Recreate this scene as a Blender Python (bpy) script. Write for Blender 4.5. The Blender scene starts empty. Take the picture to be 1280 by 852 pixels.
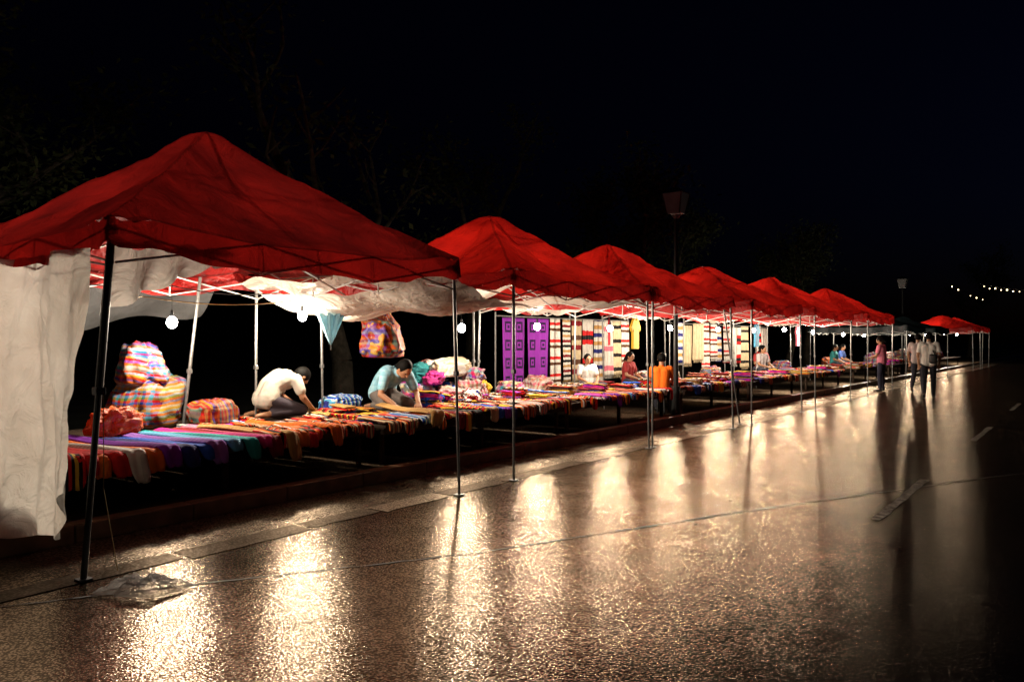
import bpy, bmesh, math, random
from mathutils import Vector, Matrix, noise
random.seed(7)
R=random.random
def U(a,b): return a+(b-a)*R()
sc=bpy.context.scene
sc.view_settings.view_transform='Standard'
sc.view_settings.look='None'
sc.view_settings.exposure=0
COL=sc.collection

# ------------------------------------------------------------ materials
def newmat(name):
    m=bpy.data.materials.new(name); m.use_nodes=True
    nt=m.node_tree; b=nt.nodes['Principled BSDF']
    return m,nt,b
def N(nt,t,**k):
    n=nt.nodes.new(t)
    for a,v in k.items(): setattr(n,a,v)
    return n
def L(nt,a,b): nt.links.new(a,b)
def math_n(nt,op,a,b=None,c=None):
    n=nt.nodes.new('ShaderNodeMath'); n.operation=op
    for i,v in enumerate((a,b,c)):
        if v is None: continue
        if isinstance(v,(int,float)): n.inputs[i].default_value=v
        else: nt.links.new(v,n.inputs[i])
    return n.outputs[0]
def noise_col(nt,scale,c1,c2,detail=4,coord='Object',lo=.3,hi=.7):
    tc=N(nt,'ShaderNodeTexCoord'); no=N(nt,'ShaderNodeTexNoise')
    no.inputs['Scale'].default_value=scale; no.inputs['Detail'].default_value=detail
    L(nt,tc.outputs[coord],no.inputs['Vector'])
    cr=N(nt,'ShaderNodeValToRGB')
    cr.color_ramp.elements[0].position=lo; cr.color_ramp.elements[1].position=hi
    cr.color_ramp.elements[0].color=(*c1,1); cr.color_ramp.elements[1].color=(*c2,1)
    L(nt,no.outputs['Fac'],cr.inputs['Fac'])
    return cr.outputs['Color'],no.outputs['Fac'],tc
def add_bump(nt,b,h,strength,dist):
    bu=N(nt,'ShaderNodeBump'); bu.inputs['Strength'].default_value=strength; bu.inputs['Distance'].default_value=dist
    L(nt,h,bu.inputs['Height']); L(nt,bu.outputs['Normal'],b.inputs['Normal']); return bu
def basic(name,c,rough=.6,metal=0,var=.25,scale=12,bump=.2,bd=.004,spec=.5):
    m,nt,b=newmat(name)
    c1=tuple(x*(1-var) for x in c); c2=tuple(min(1,x*(1+var)) for x in c)
    col,f,tc=noise_col(nt,scale,c1,c2)
    L(nt,col,b.inputs['Base Color']); b.inputs['Roughness'].default_value=rough; b.inputs['Metallic'].default_value=metal
    b.inputs['Specular IOR Level'].default_value=spec
    if bump: add_bump(nt,b,f,bump,bd)
    return m
def cloth(name,cols,freq=6,axis='Y',rough=.85,gen=False,second=None,warp=.12,dim=1.0,ws=None):
    cols=[tuple(x*dim for x in c) for c in cols]
    if second: second=(second[0],second[1],[tuple(x*dim for x in c) for c in second[2]])+tuple(second[3:])
    m,nt,b=newmat(name)
    tc=N(nt,'ShaderNodeTexCoord'); sp=N(nt,'ShaderNodeSeparateXYZ'); L(nt,tc.outputs['Generated' if gen else 'Object'],sp.inputs[0])
    no=N(nt,'ShaderNodeTexNoise'); no.inputs['Scale'].default_value=ws or (9 if warp<.3 else 3.5); L(nt,tc.outputs['Object'],no.inputs['Vector'])
    def ramp(ax,fr,cs):
        v=math_n(nt,'MULTIPLY',sp.outputs[ax],fr)
        v=math_n(nt,'ADD',v,math_n(nt,'MULTIPLY',no.outputs['Fac'],warp))
        v=math_n(nt,'FRACT',v)
        cr=N(nt,'ShaderNodeValToRGB'); cr.color_ramp.interpolation='CONSTANT'
        while len(cr.color_ramp.elements)>1: cr.color_ramp.elements.remove(cr.color_ramp.elements[-1])
        cr.color_ramp.elements[0].position=0; cr.color_ramp.elements[0].color=(*cs[0],1)
        for i,c in enumerate(cs[1:]):
            e=cr.color_ramp.elements.new((i+1)/len(cs)); e.color=(*c,1)
        L(nt,v,cr.inputs['Fac']); return cr.outputs['Color']
    c=ramp(axis,freq,cols)
    if second:
        ax2,fr2,cs2=second[:3]
        mx=N(nt,'ShaderNodeMixRGB'); mx.inputs[0].default_value=second[3] if len(second)>3 else .5
        L(nt,c,mx.inputs[1]); L(nt,ramp(ax2,fr2,cs2),mx.inputs[2]); c=mx.outputs[0]
    mx=N(nt,'ShaderNodeMixRGB',blend_type='MULTIPLY'); mx.inputs[0].default_value=.35
    cr=N(nt,'ShaderNodeValToRGB'); cr.color_ramp.elements[0].position=.35; cr.color_ramp.elements[1].position=.65
    cr.color_ramp.elements[0].color=(.45,.45,.45,1)
    L(nt,no.outputs['Fac'],cr.inputs['Fac']); L(nt,c,mx.inputs[1]); L(nt,cr.outputs['Color'],mx.inputs[2])
    L(nt,mx.outputs[0],b.inputs['Base Color']); b.inputs['Roughness'].default_value=rough; b.inputs['Specular IOR Level'].default_value=.25
    n2=N(nt,'ShaderNodeTexNoise'); n2.inputs['Scale'].default_value=45; L(nt,tc.outputs['Object'],n2.inputs['Vector'])
    add_bump(nt,b,n2.outputs['Fac'],.5,.006)
    return m
def sheet_mat(name,c,trans=.45,stain=None,scale=3,seam=None,bump=.35,gloss=.04,bsc=5,bd=.05,gr=.45,clear=0):
    m=bpy.data.materials.new(name); m.use_nodes=True; nt=m.node_tree; nt.nodes.clear()
    out=N(nt,'ShaderNodeOutputMaterial')
    c2=stain or tuple(x*.6 for x in c)
    col,f,tc=noise_col(nt,scale,c2,c,detail=6)
    if seam:
        hx,hy=seam
        sp=N(nt,'ShaderNodeSeparateXYZ'); L(nt,tc.outputs['Object'],sp.inputs[0])
        a=math_n(nt,'DIVIDE',math_n(nt,'ABSOLUTE',sp.outputs['X']),hx)
        b=math_n(nt,'DIVIDE',math_n(nt,'ABSOLUTE',sp.outputs['Y']),hy)
        d=math_n(nt,'ABSOLUTE',math_n(nt,'SUBTRACT',a,b))
        s=math_n(nt,'LESS_THAN',d,.014)
        e=math_n(nt,'GREATER_THAN',math_n(nt,'MAXIMUM',a,b),.975)
        s=math_n(nt,'MAXIMUM',s,e)
        mx=N(nt,'ShaderNodeMixRGB'); L(nt,math_n(nt,'MULTIPLY',s,.6),mx.inputs[0]); L(nt,col,mx.inputs[1]); mx.inputs[2].default_value=(c[0]*.25,c[1]*.3,c[2]*.3,1)
        col=mx.outputs[0]
    n2=N(nt,'ShaderNodeTexNoise'); n2.inputs['Scale'].default_value=bsc; n2.inputs['Detail'].default_value=6; n2.inputs['Distortion'].default_value=1.2
    L(nt,tc.outputs['Object'],n2.inputs['Vector'])
    bu=N(nt,'ShaderNodeBump'); bu.inputs['Strength'].default_value=bump; bu.inputs['Distance'].default_value=bd; L(nt,n2.outputs['Fac'],bu.inputs['Height'])
    d=N(nt,'ShaderNodeBsdfDiffuse'); t=N(nt,'ShaderNodeBsdfTranslucent'); g=N(nt,'ShaderNodeBsdfGlossy')
    g.inputs['Roughness'].default_value=gr; g.inputs['Color'].default_value=(.6,.6,.6,1)
    L(nt,col,d.inputs['Color']); L(nt,col,t.inputs['Color'])
    for s in (d,t,g): L(nt,bu.outputs['Normal'],s.inputs['Normal'])
    m1=N(nt,'ShaderNodeMixShader'); m1.inputs[0].default_value=trans; L(nt,d.outputs[0],m1.inputs[1]); L(nt,t.outputs[0],m1.inputs[2])
    m2=N(nt,'ShaderNodeMixShader'); m2.inputs[0].default_value=gloss; L(nt,m1.outputs[0],m2.inputs[1]); L(nt,g.outputs[0],m2.inputs[2])
    last=m2
    if clear:
        tr=N(nt,'ShaderNodeBsdfTransparent'); m3=N(nt,'ShaderNodeMixShader'); m3.inputs[0].default_value=clear; L(nt,m2.outputs[0],m3.inputs[1]); L(nt,tr.outputs[0],m3.inputs[2]); last=m3
    L(nt,last.outputs[0],out.inputs['Surface'])
    return m
def emit(name,c,s):
    m=bpy.data.materials.new(name); m.use_nodes=True; nt=m.node_tree; nt.nodes.clear()
    o=N(nt,'ShaderNodeOutputMaterial'); e=N(nt,'ShaderNodeEmission'); e.inputs[0].default_value=(*c,1); e.inputs[1].default_value=s
    L(nt,e.outputs[0],o.inputs[0]); return m

# ------------------------------------------------------------ object helpers
def obj_from(name,me,parent=None,mats=()):
    o=bpy.data.objects.new(name,me); COL.objects.link(o)
    for m in mats: o.data.materials.append(m)
    if parent: o.parent=parent
    return o
def bm_obj(name,bm,mats=(),parent=None,smooth=False,loc=None):
    bmesh.ops.recalc_face_normals(bm,faces=bm.faces)
    me=bpy.data.meshes.new(name); bm.to_mesh(me); bm.free()
    if smooth:
        for p in me.polygons: p.use_smooth=True
    o=obj_from(name,me,parent,mats)
    if loc is not None: o.location=loc
    return o
def empty(name,loc=(0,0,0),rz=0):
    e=bpy.data.objects.new(name,None); e.empty_display_size=.1; COL.objects.link(e); e.location=loc; e.rotation_euler=(0,0,rz); return e
def tag(o,label,cat,group=None):
    o['label']=label; o['category']=cat
    if group: o['group']=group
    return o
def add_box(bm,c,s,rot=None,mi=0,bev=0):
    r=bmesh.ops.create_cube(bm,size=1)
    M=Matrix.Translation(c)@((rot.to_4x4()) if rot else Matrix.Identity(4))@Matrix.Diagonal((*s,1))
    bmesh.ops.transform(bm,matrix=M,verts=r['verts'])
    fs=set(f for v in r['verts'] for f in v.link_faces)
    for f in fs: f.material_index=mi
    if bev:
        es=list(set(e for v in r['verts'] for e in v.link_edges))
        q=bmesh.ops.bevel(bm,geom=es,offset=bev,segments=2,affect='EDGES',profile=.5)
        for f in q['faces']: f.material_index=mi
def add_tube(bm,p0,p1,r0,r1=None,seg=8,mi=0):
    p0=Vector(p0);p1=Vector(p1); r1=r0 if r1 is None else r1
    d=p1-p0
    if d.length<1e-6: return
    q=Vector((0,0,1)).rotation_difference(d)
    r=bmesh.ops.create_cone(bm,cap_ends=True,segments=seg,radius1=r0,radius2=r1,depth=d.length,matrix=Matrix.Translation((p0+p1)/2)@q.to_matrix().to_4x4())
    for f in set(f for v in r['verts'] for f in v.link_faces): f.material_index=mi
def add_ball(bm,c,r,sub=2,mi=0,M=None):
    s=(r,r,r) if isinstance(r,(int,float)) else r
    mm=Matrix.Translation(c)@(M or Matrix.Identity(4))@Matrix.Diagonal((*s,1))
    q=bmesh.ops.create_icosphere(bm,subdivisions=sub,radius=1,matrix=mm)
    for f in set(f for v in q['verts'] for f in v.link_faces): f.material_index=mi
    return q['verts']
def add_capsule(bm,p0,p1,r0,r1,seg=2):
    a=add_ball(bm,p0,r0,seg); b=add_ball(bm,p1,r1,seg)
    add_tube(bm,p0,p1,r0,r1,12)
def grid_mesh(name,fn,nu,nv,mats=(),parent=None,smooth=True,thick=0):
    vs=[];fs=[]
    for i in range(nu+1):
        for j in range(nv+1): vs.append(fn(i/nu,j/nv))
    for i in range(nu):
        for j in range(nv):
            a=i*(nv+1)+j; fs.append((a,a+1,a+nv+2,a+nv+1))
    me=bpy.data.meshes.new(name); me.from_pydata(vs,[],fs); me.update()
    if smooth:
        for p in me.polygons: p.use_smooth=True
    o=obj_from(name,me,parent,mats)
    if thick:
        md=o.modifiers.new('thickness','SOLIDIFY'); md.thickness=thick
    return o
def fbm(x,y,z,s=1): return noise.fractal(Vector((x*s,y*s,z*s)),.8,2.0,4)

# ------------------------------------------------------------ base materials
M_red=sheet_mat('red_canopy',(.72,.018,.010),.46,(.34,.009,.007),1.6,seam=(1.65,1.7),bump=1.0,bsc=3,bd=.09)
M_red1=sheet_mat('deep_red_canopy',(.38,.014,.011),.46,(.11,.007,.007),1.3,seam=(1.65,1.82),bump=1.0,bsc=2.6,bd=.12)  # deeper red than the other canopies, with stronger random mottling
M_redv=sheet_mat('red_valance',(.50,.014,.010),.36,(.26,.009,.008),2.2,bump=.9)
M_green=sheet_mat('dark_canopy',(.012,.020,.022),.15)
M_white=sheet_mat('white_tarp',(.86,.80,.70),.34,(.62,.55,.46),2.5,bump=.8)
M_curt=sheet_mat('white_curtain_cloth',(.94,.90,.82),.74,(.66,.60,.52),2.2,bump=.9,gloss=.10,bsc=4,bd=.07)
M_grey=sheet_mat('grey_tarp',(.14,.14,.14),.2)
M_pole=basic('steel_pole',(.26,.26,.25),.38,.7,.2,30,.1)
M_dkpole=basic('darkened_steel_pole',(.10,.10,.10),.4,.6,.2,30,.1)  # front pole's unlit side put into the steel colour; also the stool's dark plastic
M_frame=basic('painted_frame',(.62,.60,.56),.45,.1,.15,20,.1)
M_wood=basic('old_wood',(.045,.028,.018),.8,0,.4,14,.4,spec=.2)
M_black=basic('black_metal',(.015,.015,.015),.5,.3,.2,30,.1)
M_skin=basic('skin',(.36,.18,.10),.55,0,.08,8,.05,spec=.3)
M_hair=basic('black_hair',(.003,.0025,.002),.7,0,.3,60,.4,spec=.12)
M_bulb=emit('lit_bulb',(1,.94,.85),220)
M_tiny=emit('fairy_bulb',(1,.75,.4),9)
M_lant,nt,b=newmat('glowing_lantern_glass')
col,f,tc=noise_col(nt,6,(.045,.040,.036),(.07,.062,.055)); L(nt,col,b.inputs['Base Color']); b.inputs['Roughness'].default_value=.5
L(nt,col,b.inputs['Emission Color']); b.inputs['Emission Strength'].default_value=.05  # faint glow added to the glass of the unlit lanterns

# ------------------------------------------------------------ ground
def wet_mat(name,c1,c2,r0,r1,scale,bdist,gl=(.55,.44,.335),ior=1.42,cs=1.3,swell=0,agg=(1.42,.26)):
    """wet mineral surface: dark diffuse under a glossy water film tinted with warm lamp glare"""
    m=bpy.data.materials.new(name); m.use_nodes=True; nt=m.node_tree; nt.nodes.clear()
    out=N(nt,'ShaderNodeOutputMaterial')
    col,f,tc=noise_col(nt,cs,c1,c2,detail=8)
    n1=N(nt,'ShaderNodeTexNoise'); n1.inputs['Scale'].default_value=.7; n1.inputs['Detail'].default_value=6; n1.inputs['Roughness'].default_value=.65; L(nt,tc.outputs['Object'],n1.inputs['Vector'])
    mr=N(nt,'ShaderNodeMapRange'); mr.inputs['From Min'].default_value=.3; mr.inputs['From Max'].default_value=.7; mr.inputs['To Min'].default_value=r0; mr.inputs['To Max'].default_value=r1
    L(nt,n1.outputs['Fac'],mr.inputs['Value'])
    n2=N(nt,'ShaderNodeTexVoronoi'); n2.inputs['Scale'].default_value=scale; L(nt,tc.outputs['Object'],n2.inputs['Vector'])
    n3=N(nt,'ShaderNodeTexNoise'); n3.inputs['Scale'].default_value=scale*.8; n3.inputs['Detail'].default_value=2; n3.inputs['Roughness'].default_value=.6; L(nt,tc.outputs['Object'],n3.inputs['Vector'])
    h=math_n(nt,'ADD',n2.outputs['Distance'],n3.outputs['Fac'])
    if swell:
        n4=N(nt,'ShaderNodeTexNoise'); n4.inputs['Scale'].default_value=9; n4.inputs['Detail'].default_value=3; L(nt,tc.outputs['Object'],n4.inputs['Vector'])
        h=math_n(nt,'ADD',h,math_n(nt,'MULTIPLY',n4.outputs['Fac'],swell))
    bu=N(nt,'ShaderNodeBump'); bu.inputs['Strength'].default_value=1; bu.inputs['Distance'].default_value=bdist; L(nt,h,bu.inputs['Height'])
    d=N(nt,'ShaderNodeBsdfDiffuse'); g=N(nt,'ShaderNodeBsdfGlossy'); fr=N(nt,'ShaderNodeFresnel'); fr.inputs['IOR'].default_value=ior
    L(nt,col,d.inputs['Color']); g.inputs['Color'].default_value=(*gl,1); L(nt,mr.outputs[0],g.inputs['Roughness'])  # warm lamp colour of the reflections put into the gloss tint
    L(nt,bu.outputs['Normal'],d.inputs['Normal']); L(nt,bu.outputs['Normal'],g.inputs['Normal'])
    cr=N(nt,'ShaderNodeMapRange'); cr.inputs['From Min'].default_value=.0; cr.inputs['From Max'].default_value=.6; cr.inputs['To Min'].default_value=agg[0]; cr.inputs['To Max'].default_value=agg[1]
    L(nt,n2.outputs['Distance'],cr.inputs['Value'])
    n5=N(nt,'ShaderNodeTexNoise'); n5.inputs['Scale'].default_value=2.2; n5.inputs['Detail'].default_value=6; L(nt,tc.outputs['Object'],n5.inputs['Vector'])
    m5=N(nt,'ShaderNodeMapRange'); m5.inputs['From Min'].default_value=.3; m5.inputs['From Max'].default_value=.7; m5.inputs['To Min'].default_value=.70; m5.inputs['To Max'].default_value=1.1
    L(nt,n5.outputs['Fac'],m5.inputs['Value'])
    fac=math_n(nt,'MINIMUM',math_n(nt,'MULTIPLY',math_n(nt,'MULTIPLY',fr.outputs[0],cr.outputs[0]),m5.outputs[0]),1.0)
    mx=N(nt,'ShaderNodeMixShader'); L(nt,fac,mx.inputs[0]); L(nt,d.outputs[0],mx.inputs[1]); L(nt,g.outputs[0],mx.inputs[2])
    L(nt,mx.outputs[0],out.inputs['Surface'])
    return m
M_road=wet_mat('wet_asphalt',(.010,.006,.004),(.024,.014,.009),.14,.20,72,.00135,swell=.3)
M_gutter=wet_mat('wet_concrete',(.022,.015,.010),(.04,.028,.018),.22,.32,50,.002,ior=1.33)
M_slab=wet_mat('pale_concrete',(.05,.038,.028),(.13,.10,.075),.26,.36,50,.002,ior=1.33,cs=4)
M_pave=wet_mat('wet_paving',(.012,.008,.005),(.024,.016,.011),.4,.5,30,.004,gl=(.35,.26,.18),ior=1.33)
M_paint=wet_mat('worn_road_paint',(.08,.065,.05),(.50,.45,.38),.15,.22,72,.0012,gl=(.78,.68,.56),ior=1.65,cs=14)
M_kerb=basic('kerb_stone',(.17,.095,.055),.3,0,.45,5,.5)
M_earth=basic('dark_ground',(.03,.03,.022),.9,0,.4,1,.5,spec=.1)
M_tar=basic('tar_joint',(.006,.005,.004),.6,0,.3,20,.3)

def sheet(name,x0,x1,y0,y1,z,m,nx=1,ny=1):
    o=grid_mesh(name,lambda u,v:(x0+(x1-x0)*u,y0+(y1-y0)*v,z),nx,ny,[m],smooth=False); o['kind']='structure'; o['label']=name.replace('_',' '); return o
g=sheet('ground',-500,500,-500,500,-.02,M_earth)
rd=sheet('road',-5.35,5.5,-30,300,0,M_road)
gt=sheet('gutter_strip',-6.36,-5.35,-30,300,.002,M_gutter)
y=-3
bm=bmesh.new()
while y<60:
    l=U(.7,1.3); w=U(.06,.14)
    xs0=-5.36
    nn=8; out=[]
    for i in range(nn+1):
        t=i/nn; out.append((xs0+w+U(-.015,.015),y+l*t,.006))
    p=[(xs0-.14,y,.006)]+out+[(xs0-.14,y+l,.006)]
    vs=[bm.verts.new(q) for q in p]; bm.faces.new(vs); y+=l+U(.01,.05)
o=bm_obj('concrete_apron',bm,[M_slab]); o['kind']='structure'; o['label']='narrow pale concrete strip along the gutter'
bm=bmesh.new(); add_box(bm,(-9.32,135,.055),(5.6,330,.13)); o=bm_obj('pavement',bm,[M_pave]); o['kind']='structure'; o['label']='dark wet pavement under the stalls'
bm=bmesh.new()
y=-20
while y<120:
    add_box(bm,(-6.44,y+.49,.07),(.16,.985,.15),bev=.012); y+=1.0
o=bm_obj('kerb',bm,[M_kerb]); o['kind']='structure'; o['label']='wet stone kerb in front of the stalls'
bm=bmesh.new()
y=.7
while y<150:
    nn=14; lft=[]; rgt=[]
    for i in range(nn+1):
        t=i/nn; lft.append((-1.605+U(-.012,.012),y+2.5*t,.003)); rgt.append((-1.515+U(-.012,.012),y+2.5*t,.003))
    vl=[bm.verts.new(q) for q in lft]; vr=[bm.verts.new(q) for q in rgt]
    for i in range(nn): bm.faces.new((vl[i],vr[i],vr[i+1],vl[i+1]))
    y+=6.8
o=bm_obj('lane_marking',bm,[M_paint]); o['kind']='structure'; o['label']='worn white lane dashes'
pts=[(-5.2,2.0),(-4.67,2.92),(-3.67,4.61),(-2.65,7.06),(-.97,10.66),(.6,13.4),(3,17)]
vs=[];fs=[];dense=[]
for i in range(len(pts)-1):
    for t in range(20):
        f=t/20; dense.append((pts[i][0]*(1-f)+pts[i+1][0]*f+U(-.012,.012),pts[i][1]*(1-f)+pts[i+1][1]*f))
for i,(a,b) in enumerate(dense):
    w=.003+.009*R(); vs+= [(a-w,b+w*.5,.004),(a+w,b-w*.5,.004)]
    if i: fs.append((2*i-2,2*i-1,2*i+1,2*i))
me=bpy.data.meshes.new('road_joint'); me.from_pydata(vs,[],fs); o=obj_from('road_joint',me,None,[M_tar]); o['kind']='structure'; o['label']='dark tar joint running across the road'

# ------------------------------------------------------------ tents
XC=-6.85; HX=1.65
def tent(y0,y1,eave,peak,label,mc=M_red,mv=M_redv,seed=0,pole1=None):
    hy=(y1-y0)/2; cy=(y0+y1)/2
    root=empty('market_tent',(XC,cy,0)); tag(root,label,'tent','canopy tents along the road')
    def fn(u,v):
        a=2*u-1;b=2*v-1
        r=max(abs(a),abs(b)); m=min(abs(a),abs(b))
        h=(1-r)**1.10
        if r<.07: h=(1-.07)**1.10+ (.07-r)*.4
        face=1-(m/r if r>1e-3 else 1)
        sag=-.14*math.sin(math.pi*min(1,r))*face -.03*math.sin(math.pi*r)
        edge=-.08*(1-m*m)*max(0,(r-.75)/.25)
        z=eave+(peak-eave)*h+sag+edge+.06*fbm(a*1.3+seed*7,b*1.3,seed,1.7)*min(1,(1-r)*5+.15)
        z+=.020*(1-abs(fbm(a*2+seed,b*2,seed*3,1.6)))*min(1,(1-r)*5)
        ang=math.atan2(abs(b)-.98,abs(a)-.98)
        z+=.020*math.sin(ang*26+seed)*math.exp(-((abs(a)-1)**2+(abs(b)-1)**2)*4)
        z+=.012*math.sin(9*a*(1-r)+seed)*math.sin(8*b+seed)
        return (a*HX,b*hy,z)
    grid_mesh('canopy',fn,64,64,[mc],root,True)
    per=[]
    n=48
    for i in range(n): per.append((-1+2*i/n,-1))
    for i in range(n): per.append((1,-1+2*i/n))
    for i in range(n): per.append((1-2*i/n,1))
    for i in range(n): per.append((-1,1-2*i/n))
    vs=[];fs=[]
    for i,(a,b) in enumerate(per):
        z=fn((a+1)/2,(b+1)/2)[2]
        for kk,t in enumerate((0,.5,1)):
            wob=1+.010*math.sin(i*.9+seed)*t+.008*math.sin(i*.37+seed*3)*t+.004*kk
            vs.append((a*HX*wob,b*hy*wob,z-(.20+.020*math.sin(i*.31+seed*2)+.010*math.sin(i*.9))*t))
    m=len(per)
    for i in range(m):
        j=(i+1)%m
        for kk in range(2): fs.append((i*3+kk,j*3+kk,j*3+kk+1,i*3+kk+1))
    me=bpy.data.meshes.new('valance'); me.from_pydata(vs,[],fs)
    for p in me.polygons:p.use_smooth=True
    obj_from('valance',me,root,[mv])
    bm=bmesh.new()
    zt=eave-.08; zb=eave-.30
    def truss(p,q,nb=3):
        p=Vector(p);q=Vector(q)
        for i in range(nb):
            a=p.lerp(q,i/nb); b=p.lerp(q,(i+1)/nb)
            add_tube(bm,(a.x,a.y,zt),(b.x,b.y,zb),.009,seg=6); add_tube(bm,(a.x+.012,a.y+.012,zb),(b.x+.012,b.y+.012,zt),.009,seg=6)
            add_tube(bm,(a.x,a.y,zb-.01),(a.x,a.y,zt+.01),.009,seg=6)
    e=.04
    c=[(-HX+e,-hy+e),(HX-e,-hy+e),(HX-e,hy-e),(-HX+e,hy-e)]
    for i in range(4):
        p=c[i];q=c[(i+1)%4]; truss((*p,0),(*q,0),3)
    for p in ((0,-hy+e),(0,hy-e),(HX-e,0),(-HX+e,0)):
        for s in (0,1):
            add_tube(bm,(p[0],p[1],zt if s else zb),(p[0]*.5,p[1]*.5,zt+.12 if not s else zb+.12),.010,seg=6)
            add_tube(bm,(p[0]*.5,p[1]*.5,zt+.12 if not s else zb+.12),(0,0,eave+.15 if s else eave-.05),.010,seg=6)
    add_tube(bm,(0,0,eave-.1),(0,0,peak-.06),.018)
    bm_obj('frame',bm,[M_frame],root)
    for i,(px,py) in enumerate(c):
        bm=bmesh.new()
        lx=U(-.05,.05);ly=U(-.05,.05)
        if pole1 and i==1: lx,ly=-.08,-.15
        top=(px,py,eave-.02); bot=(px+lx,py+ly,.01)
        mid=Vector(top).lerp(Vector(bot),.48)
        s=.026 if i==1 and pole1 else .018
        add_tube(bm,top,mid,s,seg=10); add_tube(bm,mid,bot,s*.8,seg=10)
        add_box(bm,mid,(s*2.5,s*2.5,.05),bev=.005); add_box(bm,(bot[0],bot[1],.012),(.085,.085,.012),bev=.002)
        add_box(bm,(px,py,eave-.1),(.06,.06,.07),bev=.006)
        bm_obj('pole',bm,[pole1 if (pole1 and i==1) else M_pole],root)
    return root
tents=[tent(2.66,6.2,2.38,3.58,'large deep red canopy tent with white side curtain',M_red1,seed=1,pole1=M_dkpole),
 tent(7.15,10.5,2.36,3.32,'red pop-up canopy tent over striped textiles',seed=2),
 tent(10.6,13.75,2.34,3.26,'red pop-up canopy tent with purple hangings behind',seed=3),
 tent(14.75,17.85,2.34,3.22,'red canopy tent beside the street lantern post',seed=4),
 tent(18.9,22.4,2.34,3.24,'red canopy tent over white hanging cloths',seed=5),
 tent(24.2,27.7,2.34,3.22,'red canopy tent near the standing shoppers',seed=6),
 tent(47.8,51.2,2.30,3.0,'small distant red canopy tent',seed=7),
 tent(52.5,55.9,2.30,3.0,'small distant red canopy tent',seed=8),
 tent(30.0,33.3,2.1,2.6,'low dark tarpaulin tent past the red canopies',M_green,M_green,9),
 tent(36.0,39.3,2.1,2.6,'low dark tarpaulin tent past the red canopies',M_green,M_green,10)]

# ------------------------------------------------------------ white curtain, swags and tarps
def curtain(u,v):
    x=-5.33-2.5*u
    zb=.17+.42*math.exp(-(u*11)**1.3)
    z=2.17-(2.17-zb)*v
    w=.04*math.sin(u*50+1.0*math.sin(v*2))*(.35+.65*v)+.08*math.sin(u*13+v*1.6)+.06*fbm(u*3,v*1.2,1,1)+.020*fbm(u*9,v*4,5,1)
    bulge=.10*math.sin(math.pi*v)*math.sin(math.pi*min(1,u*1.3))
    return (x+.05*math.sin(math.pi*v)*(1-u)+.012*math.sin(v*9+u*6), 2.60-.06*v-w-bulge*.6, z+.02*math.sin(u*30)*v)
o=grid_mesh('side_curtain',curtain,170,90,[M_curt]); tag(o,'white translucent fabric curtain hanging beside the tent pole','curtain')
def swag(u,v):
    y=2.72+1.0*u; z=2.20-(.42*(1-u)**1.3+.05)*v
    return (-5.32-.14*v-.06*math.sin(u*22)*v,y,z+.02*math.sin(u*25))
o=grid_mesh('tied_curtain',swag,40,14,[M_curt]); tag(o,'bunched white cloth tied up under the canopy edge','curtain')
def tarp(u,v):
    x=-8.5+3.25*u; y=5.95+1.75*v
    z=2.27-.32*v-.22*math.sin(math.pi*v)*(1-.4*u)+.04*math.sin(u*13+v*3)+.05*fbm(u*4,v*4,3,1)
    return (x,y,z)
o=grid_mesh('white_tarp',tarp,60,30,[M_white]); tag(o,'sagging white tarpaulin bridging two red tents','tarpaulin')
def tarp2(u,v):
    x=-8.45+3.1*u; y=10.35+.5*v
    return (x,y,2.22-.12*math.sin(math.pi*v)+.03*math.sin(u*15)-.04*v)
o=grid_mesh('white_tarp',tarp2,40,10,[M_white]); tag(o,'narrow white rain sheet tied between two tents','tarpaulin')
for (ya,yb,zz) in ((7.6,10.3,2.14),(10.9,13.6,2.12),(14.9,17.7,2.12),(19.2,22.2,2.12),(24.4,27.5,2.12)):
    def lin(u,v,ya=ya,yb=yb,zz=zz):
        return (-8.4+.9*v, ya+(yb-ya)*u, zz+.30*v+.03*math.sin(u*22)-.06*math.sin(u*math.pi)*(1-v)+.02*fbm(u*5,v*5,ya,1))
    o=grid_mesh('white_lining_sheet',lin,40,10,[M_white]); tag(o,'white lining sheet tied under the back of the canopy','tarpaulin','white sheets under the canopies')
def gtarp(u,v):
    return (-9.1-.5*v+.05*math.sin(u*9), 2.9+3.2*u, 2.35-.85*v*(1-.5*u)+.06*math.sin(u*14+v*4))
o=grid_mesh('grey_tarp',gtarp,30,14,[M_grey]); tag(o,'dark grey tarpaulin hanging behind the striped bags','tarpaulin')
def pole(p0,p1,label,r=.018,m=M_pole):
    bm=bmesh.new(); add_tube(bm,p0,p1,r,seg=10)
    add_box(bm,Vector(p0)+Vector((0,0,.006)),(.08,.08,.012),bev=.002)
    md=Vector(p0).lerp(Vector(p1),.5); add_box(bm,md,(r*2.6,r*2.6,.05),bev=.004)
    o=bm_obj('support_pole',bm,[m]); tag(o,label,'pole')
pole((-5.36,14.5,.01),(-5.5,14.0,2.3),'slanted thin steel pole beside the tent leg',.014)
pole((-8.6,5.2,.12),(-8.4,5.35,2.3),'steel pole behind the stall table')
def cable(name,pts,label,cat='cable',r=.006,m=M_black,sag=.08):
    bm=bmesh.new()
    for a,b in zip(pts[:-1],pts[1:]):
        a=Vector(a);b=Vector(b); pr=a
        for i in range(1,11):
            t=i/10; q=a.lerp(b,t)-Vector((0,0,sag*4*t*(1-t))); add_tube(bm,pr,q,r,seg=6); pr=q
    o=bm_obj(name,bm,[m]); tag(o,label,cat); return o
M_rope=basic('rope',(.45,.30,.10),.8)
cable('rope',[(-5.3,2.7,2.05),(-7.6,4.2,2.0),(-7.8,6.4,2.08),(-7.9,8.4,2.1)],'yellow rope strung under the canopy for hanging goods','rope',.006,M_rope)
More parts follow.
